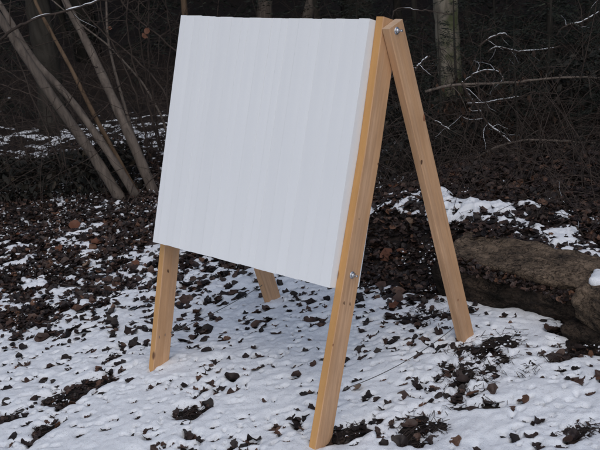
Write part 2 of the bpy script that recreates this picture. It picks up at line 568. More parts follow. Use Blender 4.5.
def scatter_leaves(name, xy, size, mate, lift=.006, tilt=.35, seedk=1, lump=False):
    r = np.random.default_rng(seedk)
    Vs = []; Fs = []; n = 0
    z = terrain(xy[:, 0], xy[:, 1])
    for k in range(len(xy)):
        V, F_ = LUMP[r.integers(0, 8)] if (lump or r.random() < .85) else LT[(0, 1, 2, 3, 3, 0)[r.integers(0, 6)]]
        V = curl(V, r.uniform(-.3, .9), r.uniform(-1.2, 1.8), r)*size[k]
        R = rot_mat(r.normal(0, tilt), r.normal(0, tilt), r.uniform(0, 2*pi))
        V = V@R.T + np.array([xy[k, 0], xy[k, 1], z[k]+lift+abs(r.normal(0, .006))])
        Vs.append(V); Fs.append(F_+n); n += len(V)
    me = np_mesh(name, np.concatenate(Vs), np.concatenate(Fs), lump)
    return new_obj(name, me, None, mate)

# individually built leaves: the nearest ones, children of the ground
order = np.argsort(((POK-CAM[:2])**2).sum(1))
NIND = 290
ind = order[:NIND]
base_leaf = []
for k in range(16):
    V, F_ = LUMP[k % 8]
    r = np.random.default_rng(100+k)
    V = curl(V, r.uniform(-.2, .9), r.uniform(-.8, 1.6), r)
    me = np_mesh('leaf', V, F_, True); me.materials.append(M['leaf_big']); base_leaf.append(me)
for q, i in enumerate(ind):
    o = bpy.data.objects.new('leaf', base_leaf[q % 16]); link(o); o.parent = ground
    x, y = POK[i]
    sz = PL_[i]*2.2+.012
    o.location = (x, y, ground_z(x, y)+.006)
    o.rotation_euler = (rng.normal(0, .16), rng.normal(0, .16), PA[i]+rng.normal(0, .2)+pi*rng.integers(0, 2))
    o.scale = (sz, sz*rng.uniform(.6, 1), sz)
rest = order[NIND:]
xyr = POK[rest]
lv = scatter_leaves('leaf_litter', xyr, PL_[rest]*2.1+.010, M['leaf'], .004, .25, 2, True)
tag(lv, 'small dark dead leaves poking up through the thin snow', 'dead leaves', kind='stuff')
# dense litter further back, on the bank and in the bare patches
NL = 110000
xs = rng.uniform(-5.2, 2.4, NL); ys = rng.uniform(-.8, 5.5, NL)
Tn = snow_depth(xs, ys)
_, s_, r_, d_ = snow_cover(xs, ys)
inn = (s_ > 2.3) & (s_ < 8.5) & (np.abs(r_) < .38*s_+.3)
dens = sstep(.008, -.006, Tn)
for (cx, cy, a, b_, ang, dep, rg) in PATCH:
    if rg > .5: dens = dens*(1-.8*np.exp(-((xs-cx)**2+(ys-cy)**2)/(a*a)))
bare_ = sstep(.75, 1.0, d_)*sstep(-.2, .2, xs)
ok = inn & (rng.random(NL) < dens*.95*(1-.75*bare_))
xyb = np.stack([xs[ok], ys[ok]], 1)
szb = rng.uniform(.018, .050, len(xyb))*np.where(rng.random(len(xyb)) < .05, 1.4, 1)*(.50+.5*sstep(3.7, 5.0, s_[ok]))*(1-.3*sstep(5.6, 6.2, s_[ok]))
print('litter leaves', len(xyb))
lb = scatter_leaves('fallen_leaves', xyb, szb, M['leaf'], .006, .45, 3)
tag(lb, 'dense carpet of wet brown fallen leaves between the snow patches and up the bank', 'fallen leaves', kind='stuff')
# a few orange / tan leaves
hi = []
for (px, py, sz) in ((75, 228, .09), (97, 246, .08), (60, 252, .07), (386, 258, .09), (402, 258, .08), (20, 238, .07), (395, 190, .10),
                     (220, 376, .05), (357, 394, .055), (410, 228, .08), (394, 309, .07), (136, 268, .06), (88, 268, .07), (435, 240, .06)):
    p = gp(px, py)
    o = bpy.data.objects.new('leaf', base_leaf[len(hi) % 8].copy()); link(o); o.parent = ground
    o.data.materials.clear()
    hi.append(o)
    o.location = (p[0], p[1], ground_z(p[0], p[1])+.022)
    o.rotation_euler = (rng.normal(.3, .3), rng.normal(0, .3), rng.uniform(0, 6))
    o.scale = (sz, sz, sz)
mo, nto, bo = mat('orange_dead_leaf', (.12, .05, .028), .6, .3)
mt_, ntt, bt = mat('tan_dead_leaf', (.20, .14, .10), .7, .3)
for k, o in enumerate(hi):
    o.data.materials.append(mt_ if k in (7, 8, 9, 12) else mo)
    o['label'] = 'tan curled dead leaf' if k in (7, 8, 9, 12) else 'orange brown curled dead leaf'

# crumbs of snow lying on the leaves
NC = 60000
xs = rng.uniform(-4.2, 2.2, NC); ys = rng.uniform(-.8, 4.2, NC)
Tn = snow_depth(xs, ys); _, s_, r_, d_ = snow_cover(xs, ys)
cl = fbm(xs, ys, .12, 2, 91)
ok = (Tn < .001) & (Tn > -.045) & ~((d_ > .8) & (xs > -.3)) & (s_ > 2.4) & (s_ < 7.0) & (np.abs(r_) < .38*s_+.2) & (rng.random(NC) < np.clip(.05+1.5*cl, .015, .75))
q = np.stack([xs[ok], ys[ok]], 1); print('crumbs', len(q))
zc = terrain(q[:, 0], q[:, 1])+rng.uniform(.008, .022, len(q))
oc = np.array([(1, 0, 0), (0, 1, 0), (-1, 0, 0), (0, -1, 0), (0, 0, .7), (0, 0, -.5)])
of = np.array([(0, 1, 4), (1, 2, 4), (2, 3, 4), (3, 0, 4), (1, 0, 5), (2, 1, 5), (3, 2, 5), (0, 3, 5)])
rad = rng.uniform(.0015, .0075, len(q))*rng.uniform(.6, 1.3, len(q))
V = oc[None]*rad[:, None, None]*rng.uniform(.6, 1.5, (len(q), 6, 1))+np.stack([q[:, 0], q[:, 1], zc], 1)[:, None]
F_ = (of[None]+6*np.arange(len(q))[:, None, None]).reshape(-1, 3)
o = new_obj('snow_crumbs', np_mesh('snow_crumbs', V.reshape(-1, 3), F_, True), None, M['snow'])
tag(o, 'loose crumbs of snow scattered over the dark leaf litter', 'snow crumbs', kind='stuff')

# twiggy debris in the ragged patches and litter
tb = Tubes()
for (cx, cy, a, b_, ang, dep, rg) in PATCH:
    for k in range(int(110 if rg > .5 else 20)):
        x = cx+rng.normal(0, a*.7); y = cy+rng.normal(0, a*.7)
        L = rng.uniform(.02, .08); an = rng.uniform(0, pi)
        z = ground_z(x, y)+rng.uniform(.004, .016)
        dx, dy = cos(an)*L/2, sin(an)*L/2
        tb.add([(x-dx, y-dy, z), (x+rng.normal(0, .004), y+rng.normal(0, .004), z+rng.uniform(0, .008)), (x+dx, y+dy, z+rng.uniform(-.003, .008))], [.0013, .0012, .0006], 3, False)
tw = new_obj('twig_debris', tb.mesh('twig_debris'), None, M['twig'])
tag(tw, 'fine dry twigs and grass stalks tangled in the bare patches of the snow', 'twig debris', kind='stuff')

# ------------------------------------------------------------------ stone ledge
def stone_mesh(name, dims, seed, res=.02, amp=.02, strata=.022, rnd=.28):
    bm = bmesh.new()
    bmesh.ops.create_cube(bm, size=1)
    bmesh.ops.scale(bm, vec=dims, verts=bm.verts)
    bmesh.ops.bevel(bm, geom=bm.edges[:], offset=min(dims)*rnd, segments=3, affect='EDGES', profile=.6)
    for _ in range(4):
        long = [e for e in bm.edges if e.calc_length() > res*1.7]
        if not long: break
        bmesh.ops.subdivide_edges(bm, edges=long, cuts=1, use_grid_fill=True)
    bmesh.ops.triangulate(bm, faces=bm.faces[:])
    P = np.array([v.co[:] for v in bm.verts])
    n1 = fbm(P[:, 0]+P[:, 2]*.7, P[:, 1]-P[:, 2]*1.3, .16, 5, seed)
    n2 = fbm(P[:, 0]+9, P[:, 2]*4+P[:, 1]*.4, .12, 3, seed+9)
    N = P/np.array(dims); N /= np.linalg.norm(N, axis=1)[:, None]+1e-9
    P = P+N*(n1[:, None]*amp)
    P[:, 1] += n2*strata; P[:, 2] += .4*n1*amp
    for v, p in zip(bm.verts, P): v.co = p
    me = bpy.data.meshes.new(name); bm.to_mesh(me); bm.free()
    for p in me.polygons: p.use_smooth = True
    return me

def stone(name, loc, dims, rot, seed, label, amp=.02):
    me = stone_mesh(name, dims, seed, .011, amp)
    o = new_obj(name, me, None, M['stone'])
    o.location = loc; o.rotation_euler = rot
    return tag(o, label, 'rock', 'layered rocks of the ledge')

slab = stone('stone_slab', (1.08, 1.47, .228), (.90, .25, .055), (radians(11), radians(-1.5), radians(-3)), 51,
      'long flat weathered tan slab capping the ledge behind the right rear leg', .014)
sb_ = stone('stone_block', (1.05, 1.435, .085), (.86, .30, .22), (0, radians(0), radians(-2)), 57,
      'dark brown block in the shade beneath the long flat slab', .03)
sb_.data.materials[0] = m_stone('shaded_dark_stone', (.014, .012, .010), (.045, .035, .028), (.11, .08, .06))  # brown stone darkened further, part of the shade under the slab painted in
Vs = []; Fs = []; n = 0
rk = np.random.default_rng(404)
for k in range(420):
    V, F_ = LUMP[k % 8]
    V = curl(V, rk.uniform(-.2, .9), rk.uniform(-.8, 1.6), rk)*rk.uniform(.012, .038)
    x = rk.uniform(.68, 1.44); y = rk.uniform(1.27, 1.36)
    V = V@rot_mat(rk.normal(.5, .4), rk.normal(0, .4), rk.uniform(0, 6.3)).T + np.array([x, y-.03*(x-1.05), .200+(y-1.30)*.25-.03*(x-1.05)])
    Vs.append(V); Fs.append(F_+n); n += len(V)
lo_ = new_obj('leaves', np_mesh('leaves', np.concatenate(Vs), np.concatenate(Fs)), None, M['leaf']); lo_['kind'] = 'stuff'
lo_.parent = sb_; lo_.matrix_parent_inverse = sb_.matrix_basis.inverted()
b3 = stone('boulder', (1.64, 1.30, .19), (.40, .36, .26), (radians(8), radians(6), radians(-14)), 63,
      'rounded brown boulder at the right edge with a pad of snow on its top', .03)
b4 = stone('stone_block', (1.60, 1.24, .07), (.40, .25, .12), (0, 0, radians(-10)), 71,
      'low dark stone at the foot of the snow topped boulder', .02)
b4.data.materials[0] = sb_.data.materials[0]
# snow pad on boulder (its own lump, part of the boulder)
sm = stone_mesh('snow', (.20, .15, .06), 81, .018, .03, .003, .49)
so = new_obj('snow', sm, b3, M['snow']); so.location = (-.11, .0, .125)
so.rotation_euler = (radians(-4), radians(-6), .6)

# ------------------------------------------------------------------ the target stand
def board_mesh(name, L, tx, wy, bow=None, nseg=28, ch=.0025):
    """board along +Z from 0 to L, thickness tx in X (centred), width wy in Y (centred)"""
    hx, hy = tx/2, wy/2
    ring = [(-hx+ch, -hy), (hx-ch, -hy), (hx, -hy+ch), (hx, hy-ch), (hx-ch, hy), (-hx+ch, hy), (-hx, hy-ch), (-hx, -hy+ch)]
    V = []; F_ = []; mi = []
    zs = np.linspace(0, L, nseg+1)
    for z in zs:
        by = float(np.interp(z, bow[0], bow[1])) if bow else 0
        for x, y in ring: V.append((x, y+by, z))
    for k in range(nseg):
        for j in range(8):
            a = k*8+j; b_ = k*8+(j+1) % 8
            F_.append((a, b_, b_+8, a+8))
            mi.append(1 if j in (0, 4) else 0)
    F_.append(tuple(range(7, -1, -1))); mi.append(2)
    F_.append(tuple(nseg*8+j for j in range(8))); mi.append(2)
    me = bpy.data.meshes.new(name); me.from_pydata(V, [], F_); me.update()
    me.materials.append(M['wood']); me.materials.append(M['wood_edge']); me.materials.append(M['wood_end'])
    me.polygons.foreach_set('material_index', mi)
    return me

W, TH = .9956, .0338
stand = empty('target_stand', (.5, .5, 0), 'wooden A-frame stand of pale cedar boards holding a white foam archery target above the snow', 'target stand')
S0 = Vector((.5, .5, 0))
def place(o, origin, ax, ay, az):
    m = Matrix(((ax[0], ay[0], az[0], origin[0]), (ax[1], ay[1], az[1], origin[1]), (ax[2], ay[2], az[2], origin[2]), (0, 0, 0, 1)))
    o.parent = stand
    o.matrix_parent_inverse = Matrix.Translation(-S0)
    o.matrix_basis = m
    return o

AX = (1, 0, 0)
u = Vector((0, .3336, .9427)); n_ = Vector((0, -.9427, .3336))     # front frame plane (n_ points to the archer)
# front right leg: the front edge lies at depth 0
low = .12
bz = ([0, low, low+.77, low+1.10, low+1.38, low+1.57], [-.020, -.018, .004, .012, .006, 0])
me = board_mesh('front_leg', low+1.568, TH, .0888, bz)
o = new_obj('front_leg', me, None)
org = Vector((W+TH/2, 0, 0)) - u*low - n_*.0444
place(o, org, AX, -n_, u)
# front left leg leans a little less and stands slightly lower
uL = Vector((.016, .2740, .9617)).normalized(); nL = Vector((0, -uL.z, uL.y))
me = board_mesh('front_leg', 1.60, TH, .0888)
o = new_obj('front_leg', me, None)
base = Vector((-TH/2-.001, .1166, 0)) - uL*.13
aL = uL.cross(nL).normalized()*-1
aL = aL if aL.x > 0 else -aL
place(o, base+Vector((-.008, 0, 0)), aL, -nL, uL)
# rear right leg, outside the front one
def rear_leg(x, top, bot, wdt):
    top = Vector(top); bot = Vector(bot)
    v = (top-bot).normalized(); bot = bot - v*.09
    L = (top-bot).length
    ay = Vector((0, v.z, -v.y))
    me = board_mesh('rear_leg', L, TH, wdt)
    me.materials[1] = M['wood']
    o = new_obj('rear_leg', me, None)
    place(o, Vector((x, bot.y, bot.z)), AX, ay, v)
    return o
rear_leg(W+TH*1.5+.002, (0, .545, 1.450), (0, .955, .03), .083)
rear_leg(-TH*1.5-.003, (0, .545, 1.40), (0, .882, -.01), .086)

# foam target of many upright planks squeezed between the front legs
t_lo, t_hi = .600, 1.553
NPL = 20
wds = rng.uniform(.62, 1.38, NPL); wds *= W/wds.sum(); edges_ = np.r_[0, np.cumsum(wds)]
foam_parent = bpy.data.objects.new('foam_target', None); link(foam_parent)
place(foam_parent, Vector((0, 0, 0)), AX, (0, 1, 0), (0, 0, 1))
foam_parent['label'] = 'white foam block made of upright foam strips pressed together'
def foam_strip(w_, h, dep, ch=.0025):
    bm = bmesh.new()
    bmesh.ops.create_cube(bm, size=1)
    bmesh.ops.scale(bm, vec=(w_, dep, h), verts=bm.verts)
    bmesh.ops.bevel(bm, geom=bm.edges[:], offset=ch, segments=2, affect='EDGES')
    me = bpy.data.meshes.new('foam_strip'); bm.to_mesh(me); bm.free()
    me.materials.append(M['foam'])
    return me
steps = [.0015, .001, .0015, .0, -.001, -.003, -.002, -.0035, -.004, -.003, -.004, -.0035, -.004, -.003, -.0025, -.0035, -.002, -.001, -.0015, .001, .001, .002]
for k in range(NPL):
    wpl = float(wds[k]); xc = float(edges_[k]+wpl/2); f0 = xc/W
    # left side of the block hangs a touch lower at the bottom
    lo = t_lo - .013*(1-f0) + rng.normal(0, .0006); hi_ = t_hi + steps[k]
    front = .0335 + rng.normal(0, .0003)
    back = -.138 + rng.normal(0, .0015)
    me = foam_strip(wpl+.0006, hi_-lo, front-back, .0006)
    o = new_obj('foam_strip', me)
    c = Vector((xc-.011*(1-f0), 0, 0)) + u*((lo+hi_)/2) + n_*((front+back)/2)
    skew = .0058 - .011*0
    o.parent = foam_parent
    an = .012*(1-f0)**2; e1 = Vector((1, 0, 0))*cos(an)+u*sin(an)*1; e3 = u*cos(an)-Vector((1, 0, 0))*sin(an)
    m = Matrix(((e1.x, -n_.x, e3.x, c.x), (e1.y, -n_.y, e3.y, c.y), (e1.z, -n_.z, e3.z, c.z), (0, 0, 0, 1)))
    o.matrix_basis = m

def lathe(tb_, p, axis, prof, sides=20):
    P = [Vector(p)+Vector(axis)*a for a, r in prof]; R_ = [r for a, r in prof]
    tb_.add([tuple(q) for q in P], np.array(R_), sides)

def fastener(center, xo, sgn):
    """washer, nut and the end of the threaded rod on an outer face"""
    c = Vector(center)
    tb_ = Tubes()
    lathe(tb_, (xo, c.y, c.z), (sgn, 0, 0), [(0, .0135), (.002, .0135)], 24)
    w_ = new_obj('washer', tb_.mesh('washer', False), None, M['steel'])
    tb_ = Tubes(); lathe(tb_, (xo+sgn*.002, c.y, c.z), (sgn, 0, 0), [(0, .0085), (.0075, .0085)], 6)
    nt_ = new_obj('nut', tb_.mesh('nut', False), None, M['steel'])
    tb_ = Tubes(); pr2 = []
    for q in range(14):
        pr2.append((.009+q*.0012, .0046 if q % 2 else .0038))
    lathe(tb_, (xo, c.y, c.z), (sgn, 0, 0), [(0, .004)]+pr2, 10)
    rd = new_obj('rod_end', tb_.mesh('rod_end', False), None, M['steel'])
    for o in (w_, nt_, rd):
        o.parent = stand; o.matrix_parent_inverse = Matrix.Translation(-S0)
    # give local origins on the outer face
    return w_
fastener((0, .545, 1.427), W+2*TH+.002, 1)
fastener((0, .553, 1.37), -2*TH-.003, -1)
fastener((0, .2572, .601), W+TH, 1)
fastener((0, .29, .60), -TH-.001, -1)
# little drilled hole beside the lower bolt, and screw heads
for (y, z) in ((.2755, .5985),):
    tb_ = Tubes(); lathe(tb_, (W+TH-.004, y, z), (1, 0, 0), [(0, .0022), (.0044, .0022)], 8)
    o = new_obj('peg_hole', tb_.mesh('peg_hole', False), None, M['bark_dark'])
    o.parent = stand; o.matrix_parent_inverse = Matrix.Translation(-S0)

def knot(px, py, xp, ry, rz_, red=False):
    v = view_ray(px, py); p = CAM+v*((xp-CAM[0])/v[0])
    n = 14; V = [(p[0]+.0007, p[1], p[2])]; F_ = []
    for k in range(n):
        a = 2*pi*k/n; q = 1+.12*sin(3*a+px)
        V.append((p[0]+.0005, p[1]+cos(a)*ry*q, p[2]+sin(a)*rz_*q))
    for k in range(n): F_.append((0, 1+k, 1+(k+1) % n))
    o = new_obj('knot', np_mesh('knot', V, np.array(F_)), None, M['knot_red'] if red else M['knot'])
    o.parent = stand; o.matrix_parent_inverse = Matrix.Translation(-S0)
M['knot'], _, _ = mat('wood_knot', (.11, .055, .03), .6, .3)
M['knot_red'], _, _ = mat('red_wood_knot', (.26, .11, .055), .6, .3)
XR = W+2*TH+.002
for args in ((378, 164, W+TH, .003, .005), (344, 303, W+TH, .003, .007), (350, 304, W+TH, .003, .007), (359, 219, W+TH, .002, .003),
             (421.5, 162, XR, .006, .009), (424, 118, XR, .006, .014, True), (168, 271, .0002, .004, .008), (458, 300, XR, .004, .006, True), (333, 345, W+TH, .003, .005, True)):
    knot(*args)

# thin spreader cords between front and rear legs
def cord(a, b_, sag, x):
    P = []
    for k in range(25):
        t = k/24
        P.append((a[0]*(1-t)+b_[0]*t, a[1]*(1-t)+b_[1]*t, a[2]*(1-t)+b_[2]*t - sag*4*t*(1-t)))
    tb_ = Tubes(); tb_.add(P, .0016, 6)
    # knots
    for c in (a, b_):
        tb_.add([(c[0]-.002, c[1]-.006, c[2]), (c[0], c[1], c[2]), (c[0]+.002, c[1]+.006, c[2])], [.003, .0055, .003], 6)
    o = new_obj('spreader_cord', tb_.mesh('spreader_cord'), None, M['cord'])
    o.parent = stand; o.matrix_parent_inverse = Matrix.Translation(-S0)
cord((.004, .190, .125), (-.045, .83, .115), .012, 0)
cord((W+TH+.003, .172, .180), (W+TH+.003, .905, .135), .030, 0)
for (yy, zz) in ((.150, .128), (.118, .131)):
    tb_ = Tubes(); tb_.add([(.0015, yy, zz-.006), (.003, yy, zz), (.0015, yy+.003, zz+.006)], [.001, .0016, .001], 5)
    o = new_obj('staple', tb_.mesh('staple'), None, M['cord']); o.parent = stand; o.matrix_parent_inverse = Matrix.Translation(-S0)

# snow heaped against the feet belongs to the snow cover
def snow_heap(pts, seed):
    out = []
    for k, (x, y, r, h) in enumerate(pts):
        me = stone_mesh('snow_clump', (r*2, r*1.6, h*2), seed+k, .009, r*.5, .004, .49)
        o = new_obj('snow_clump', me, snow, M['snow']); o.location = (x, y, ground_z(x, y)+.002)
        o.rotation_euler = (0, 0, k*1.3); out.append(o)
hp = []
for (hx_, hy_) in ((.022, .125), (W+.105, .95), (.0, .90)):
    for k in range(7):
        hp.append((hx_+rng.normal(0, .012)+.008, hy_+rng.normal(0, .032), rng.uniform(.007, .018), rng.uniform(.008, .020)))
snow_heap(hp, 200)

# ------------------------------------------------------------------ woody plants
def stem_path(pxs, s0, jitter=.0, n=22, ds=0):
    P = []
    for k, q in enumerate(pxs):
        P.append(at(q[0], q[1], s0+ds*k/(len(pxs)-1)+(q[2] if len(q) > 2 else 0)))
    Q = smooth_path(P, n)
    if jitter:
        Q[1:-1] += rng.normal(0, jitter, (n-2, 3))
    return Q

def side_twigs(tb_, path, rad, count, lmin, lmax, r0=.004, up=.35, sides=4, depth=1, rr=rng, out=None):
    P = np.asarray(path)
    for _ in range(count):
        k = rr.integers(1, len(P)-1)
        d = P[min(k+1, len(P)-1)]-P[k-1]; d /= np.linalg.norm(d)+1e-9
        q = rr.normal(0, 1, 3); q -= d*(q@d); q /= np.linalg.norm(q)
        dr = q*.85+d*rr.uniform(-.1, .7)+np.array([0, 0, up]); dr /= np.linalg.norm(dr)
        L = rr.uniform(lmin, lmax)
        pts = [P[k]]; dd = dr.copy()
        for j in range(5):
            dd = dd+rr.normal(0, .20, 3); dd /= np.linalg.norm(dd)
            pts.append(pts[-1]+dd*L/5)
        tb_.add(pts, np.linspace(r0, r0*.3, 6), sides, False)
        if out is not None: out.append((np.array(pts), r0))
        if depth > 0 and L > .25:
            side_twigs(tb_, np.array(pts), None, 3, L*.25, L*.55, r0*.55, up*.5, 3, depth-1, rr, out)

# --- clump of leaning saplings at left
base = gp(135, 197)
clump = empty('sapling_clump', base, 'clump of several leaning grey brown saplings rising from the leaves left of the white target', 'saplings')
def child(o, par, loc):
    o.parent = par; o.matrix_parent_inverse = Matrix.Translation(-Vector([float(a) for a in loc])); return o
sb = float((base-CAM)@FH)
A_ = [(-60, -72, -.4), (0, 19, -.2), (45, 87, -.1), (90, 150), (123, 203)]
B_ = [(-40, -52, .3), (6, 12, .15), (33, 60, .1), (71, 100, .05), (107, 150), (138, 199)]
C_ = [(22, -45, .5), (37, 7, .3), (53, 37, .25), (70, 67, .2), (97, 120, .1), (136, 192, .1)]
D_ = [(40, -62, .6), (65, 0, .4), (90, 50, .3), (110, 93, .2), (135, 147, .1), (158, 203, .1)]
E_ = [(104, -50, .9), (105, 0, .7), (107, 37, .6), (115, 70, .5), (128, 117, .4), (150, 190, .2)]
F_s = [(60, 6, .9), (88, 30, .8), (110, 47, .7), (143, 83, .6), (163, 118, .5), (176, 170, .5)]
for pts, r0, mt in ((A_, .037, 'bark_sap'), (B_, .028, 'bark_sap'), (C_, .017, 'bark_brown'), (D_, .037, 'bark_sap'), (E_, .012, 'bark_sap'), (F_s, .009, 'bark_sap')):
    Q = stem_path(pts, sb, 0.0, 34)
    Q += .012*np.stack([np.sin(np.linspace(0, 9, 34)+r0*900+a) for a in (0, 2, 4)], 1)*np.linspace(1, 0, 34)[:, None]
    ext = Q[0]+(Q[0]-Q[2])*np.array([[5.0], [2.5]])
    Q = np.vstack([ext, Q])
    rr_ = np.linspace(r0*.55, r0*1.15, len(Q))*(1+.06*np.sin(np.arange(len(Q))*1.7))
    tb_ = Tubes(); tb_.add(Q, rr_, 12)
    o = new_obj('stem', tb_.mesh('stem'), None, M[mt]); child(o, clump, base)
    tb2 = Tubes(); side_twigs(tb2, Q[2:-6], None, 9, .15, .7, max(.0025, r0*.14))
    o = new_obj('twigs', tb2.mesh('twigs'), None, M['twig']); o['kind'] = 'stuff'; child(o, clump, base)

def trunk(name, pxs, s0, r0, r1, mt, label, cat='tree', group=None, twigs=10, tall=7.0, grow=.25):
    Q = stem_path(pxs, s0, 0, 26)
    b0 = Q[-1].copy(); b0[2] = ground_z(b0[0], b0[1])-.05
    Q = np.vstack([Q, b0])
    d = (Q[0]-Q[6]); d /= np.linalg.norm(d)
    top = Q[0]+d*tall
    Q = np.vstack([smooth_path([top, Q[0]], 12)[:-1], Q])
    rad = np.interp(np.arange(len(Q)), [0, 11, len(Q)-5, len(Q)-1], [r1*.35, r1, r0, r0*(1+grow)])
    rad = rad*(1+.05*np.sin(np.arange(len(Q))*2.1))
    root = empty(name, b0, label, cat, group)
    tb_ = Tubes(); tb_.add(Q, rad, 18)
    me = tb_.mesh('trunk')
    P = np.array([v.co[:] for v in me.vertices])
    o = new_obj('trunk', me, None, M[mt]); child(o, root, b0)
    if twigs:
        tb2 = Tubes(); side_twigs(tb2, Q[2:-3], None, twigs, .3, 1.4, .007, .2)
        o = new_obj('small_branches', tb2.mesh('small_branches'), None, M['twig']); o['kind'] = 'stuff'; child(o, root, b0)
    return root, Q

trunk('mossy_tree', [(443, -40), (445, 0), (449, 60), (453, 120), (457, 195)], 7.2, .098, .092, 'bark_moss',
      'straight pale trunk with green moss and lichen behind the peak of the stand', twigs=14)
trunk('dark_tree', [(28, -70), (37, 0), (47, 60), (53, 118)], 9.2, .13, .12, 'bark_dark', 'shadowy thick trunk behind the leaning saplings at far left', twigs=14)
trunk('slim_tree', [(266, -30), (265, 0), (263, 60), (262, 110)], 12, .10, .10, 'bark_sap', 'brown trunk seen above the middle of the white target', twigs=8)
trunk('slim_tree', [(320, -30), (309, 8), (300, 60), (292, 110)], 11, .065, .06, 'bark_sap', 'tilted brown trunk above the target, right of the brown middle trunk', twigs=8)
trunk('slim_tree', [(181, -30), (184, 4), (188, 50), (192, 100)], 9.5, .035, .03, 'bark_brown', 'thin brown trunk rising at the top left corner of the white target', twigs=10)
trunk('slim_tree', [(355, -40), (352, 0), (350, 60), (348, 110)], 14, .06, .055, 'bark_dark', 'thin dark trunk just left of the peak of the stand', twigs=6)

# broken twiggy saplings with thin stems between the clump and the target
def shrub(name, stems, s0, r0, label, mt='twig', twigs=10, group=None, cat='shrub', snowc=False, lmin=.1, lmax=.5):
    base = np.array(gp(*stems[0][-1][:2])) if False else None
    root = None
    for pts in stems:
        Q = stem_path(pts, s0, .004, 20)
        if root is None:
            b0 = Q[-1]; root = empty(name, b0, label, cat, group); rb = b0
        tb_ = Tubes(); tb_.add(Q, np.linspace(r0*.6, r0, len(Q)), 7)
        side_twigs(tb_, Q, None, twigs, lmin, lmax, max(.0018, r0*.4))
        o = new_obj('stem', tb_.mesh('stem'), None, M[mt]); child(o, root, rb)
    return root, rb
shrub('thin_sapling', [[(112, -30), (118, 0), (143, 25), (175, 48), (205, 90), (230, 150)], [(150, -30), (148, 40), (150, 75), (160, 150)]], 7.0, .009,
      'thin crooked bare saplings with one orange leaf just left of the target top', twigs=14)
shrub('thin_sapling', [[(168, -20), (165, 10), (172, 30), (168, 60), (166, 100), (172, 160)], [(140, -20), (138, 30), (144, 60), (148, 110), (168, 160)]], 7.6, .007,
      'pair of wispy upright stems beside the left edge of the target', twigs=14)
shrub('thin_sapling', [[(60, -30), (88, 18), (112, 40), (140, 62), (166, 92), (180, 140)], [(130, -30), (126, 20), (132, 60), (150, 110), (160, 150)], [(96, -20), (104, 30), (122, 60), (138, 100), (150, 160)]], 6.8, .008,
      'spindly bare saplings crossing just right of the leaning stems', mt='twig', twigs=12)
shrub('thin_sapling', [[(0, 67), (20, 78), (45, 98), (60, 130), (66, 170)], [(0, 84), (18, 90), (36, 96), (55, 112), (64, 170)], [(12, -20), (10, 40), (30, 90), (62, 170)]], 6.3, .006,
      'low arching bare stems at the left edge under the leaning trunks', mt='twig', twigs=10)
# the orange leaf hanging on the thin sapling
for q, (px, py) in enumerate(((147, 31), (110, 28), (145, 36))):
    o = bpy.data.objects.new('hanging_leaf', base_leaf[q].copy()); link(o); o.data.materials.clear(); o.data.materials.append(mo)
    p = at(px, py, 6.95); o.location = p; o.scale = (.05, .05, .05) if q != 1 else (.03, .03, .03); o.rotation_euler = (1.3, .4*q, .8)
    tag(o, ['curled orange leaf caught on the thin sapling left of the target', 'tiny orange leaf on a twig between the saplings', 'lower half of the orange leaf cluster on the thin sapling'][q], 'leaf')

# --- long bare branches and snow-lined twigs on the right
def snowy_branch(name, pts, s0, r0, label, snowy=1.0, twigs=6, mt='twig', lmax=.3):
    Q = stem_path(pts, s0, .002, 26)
    outp = []
    root = empty(name, Q[0], label, 'branch')
    tb_ = Tubes(); tb_.add(Q, np.linspace(r0, r0*.6, len(Q)), 7)
    side_twigs(tb_, Q, None, int(twigs*1.7), .06, lmax, r0*.35, .15, 4, 1, rng, outp)
    o = new_obj('branch_wood', tb_.mesh('branch_wood'), None, M[mt]); child(o, root, Q[0])
    if snowy > 0:
        tb2 = Tubes()
        k = 0
        while k < len(Q)-3:
            ln = rng.integers(3, 8)
            if rng.random() < snowy:
                S = Q[k:k+ln+1].copy(); S[:, 2] += r0*.75
                if len(S) > 2:
                    rr_ = r0*.62*np.sin(np.linspace(.25, pi-.25, len(S)))*rng.uniform(.7, 1.3)
                    tb2.add(S, rr_, 6, True, .7)
            k += ln
        for (S, rq) in outp:
            if rng.random() < .30*snowy:
                S = S.copy(); S[:, 2] += rq*.8; tb2.add(S, np.linspace(rq*.6, rq*.25, len(S)), 4, True, .7)
        if tb2.V:
            o = new_obj('snow', tb2.mesh('snow'), None, M['snow']); o['kind'] = 'stuff'; child(o, root, Q[0])
    return root

snowy_branch('snowy_branch', [(0, 40), (14, 28), (38, 17), (62, 12), (85, 6), (100, 0), (120, -10)], 6.0, .010, 'snow dusted branch crossing the saplings in the top left corner', .75)
snowy_branch('bare_branch', [(425, 92), (447, 85), (480, 84), (520, 82), (560, 77), (600, 78), (640, 70)], 6.0, .010, 'long level bare branch crossing the dark woods right of the stand peak', 0, 10, mt='bark_sap')
snowy_branch('bare_branch', [(478, 157), (500, 145), (530, 139), (560, 141), (600, 144), (640, 150)], 5.6, .008, 'lower long bare branch crossing the dark woods above the rock ledge', 0, 8, mt='bark_sap')
snowy_branch('snowy_branch', [(462, 82), (468, 95), (478, 108), (487, 124), (500, 134), (512, 144)], 5.7, .010, 'snow covered branch hanging steeply below the mossy trunk', 1.0, 6)
snowy_branch('snowy_branch', [(466, 104), (485, 103), (505, 99), (520, 97), (536, 91)], 5.9, .007, 'thin snow lined twig pointing right beneath the long level branch', .9, 4)
snowy_branch('snowy_branch', [(463, 83), (475, 73), (486, 70), (498, 71), (504, 80)], 6.2, .007, 'arched snow lined twig just above the long level branch', 1.0, 4)
snowy_branch('snowy_branch', [(478, 47), (490, 38), (503, 33), (512, 38), (520, 42)], 6.8, .008, 'short arched snowy twig right of the mossy trunk', .9, 4)
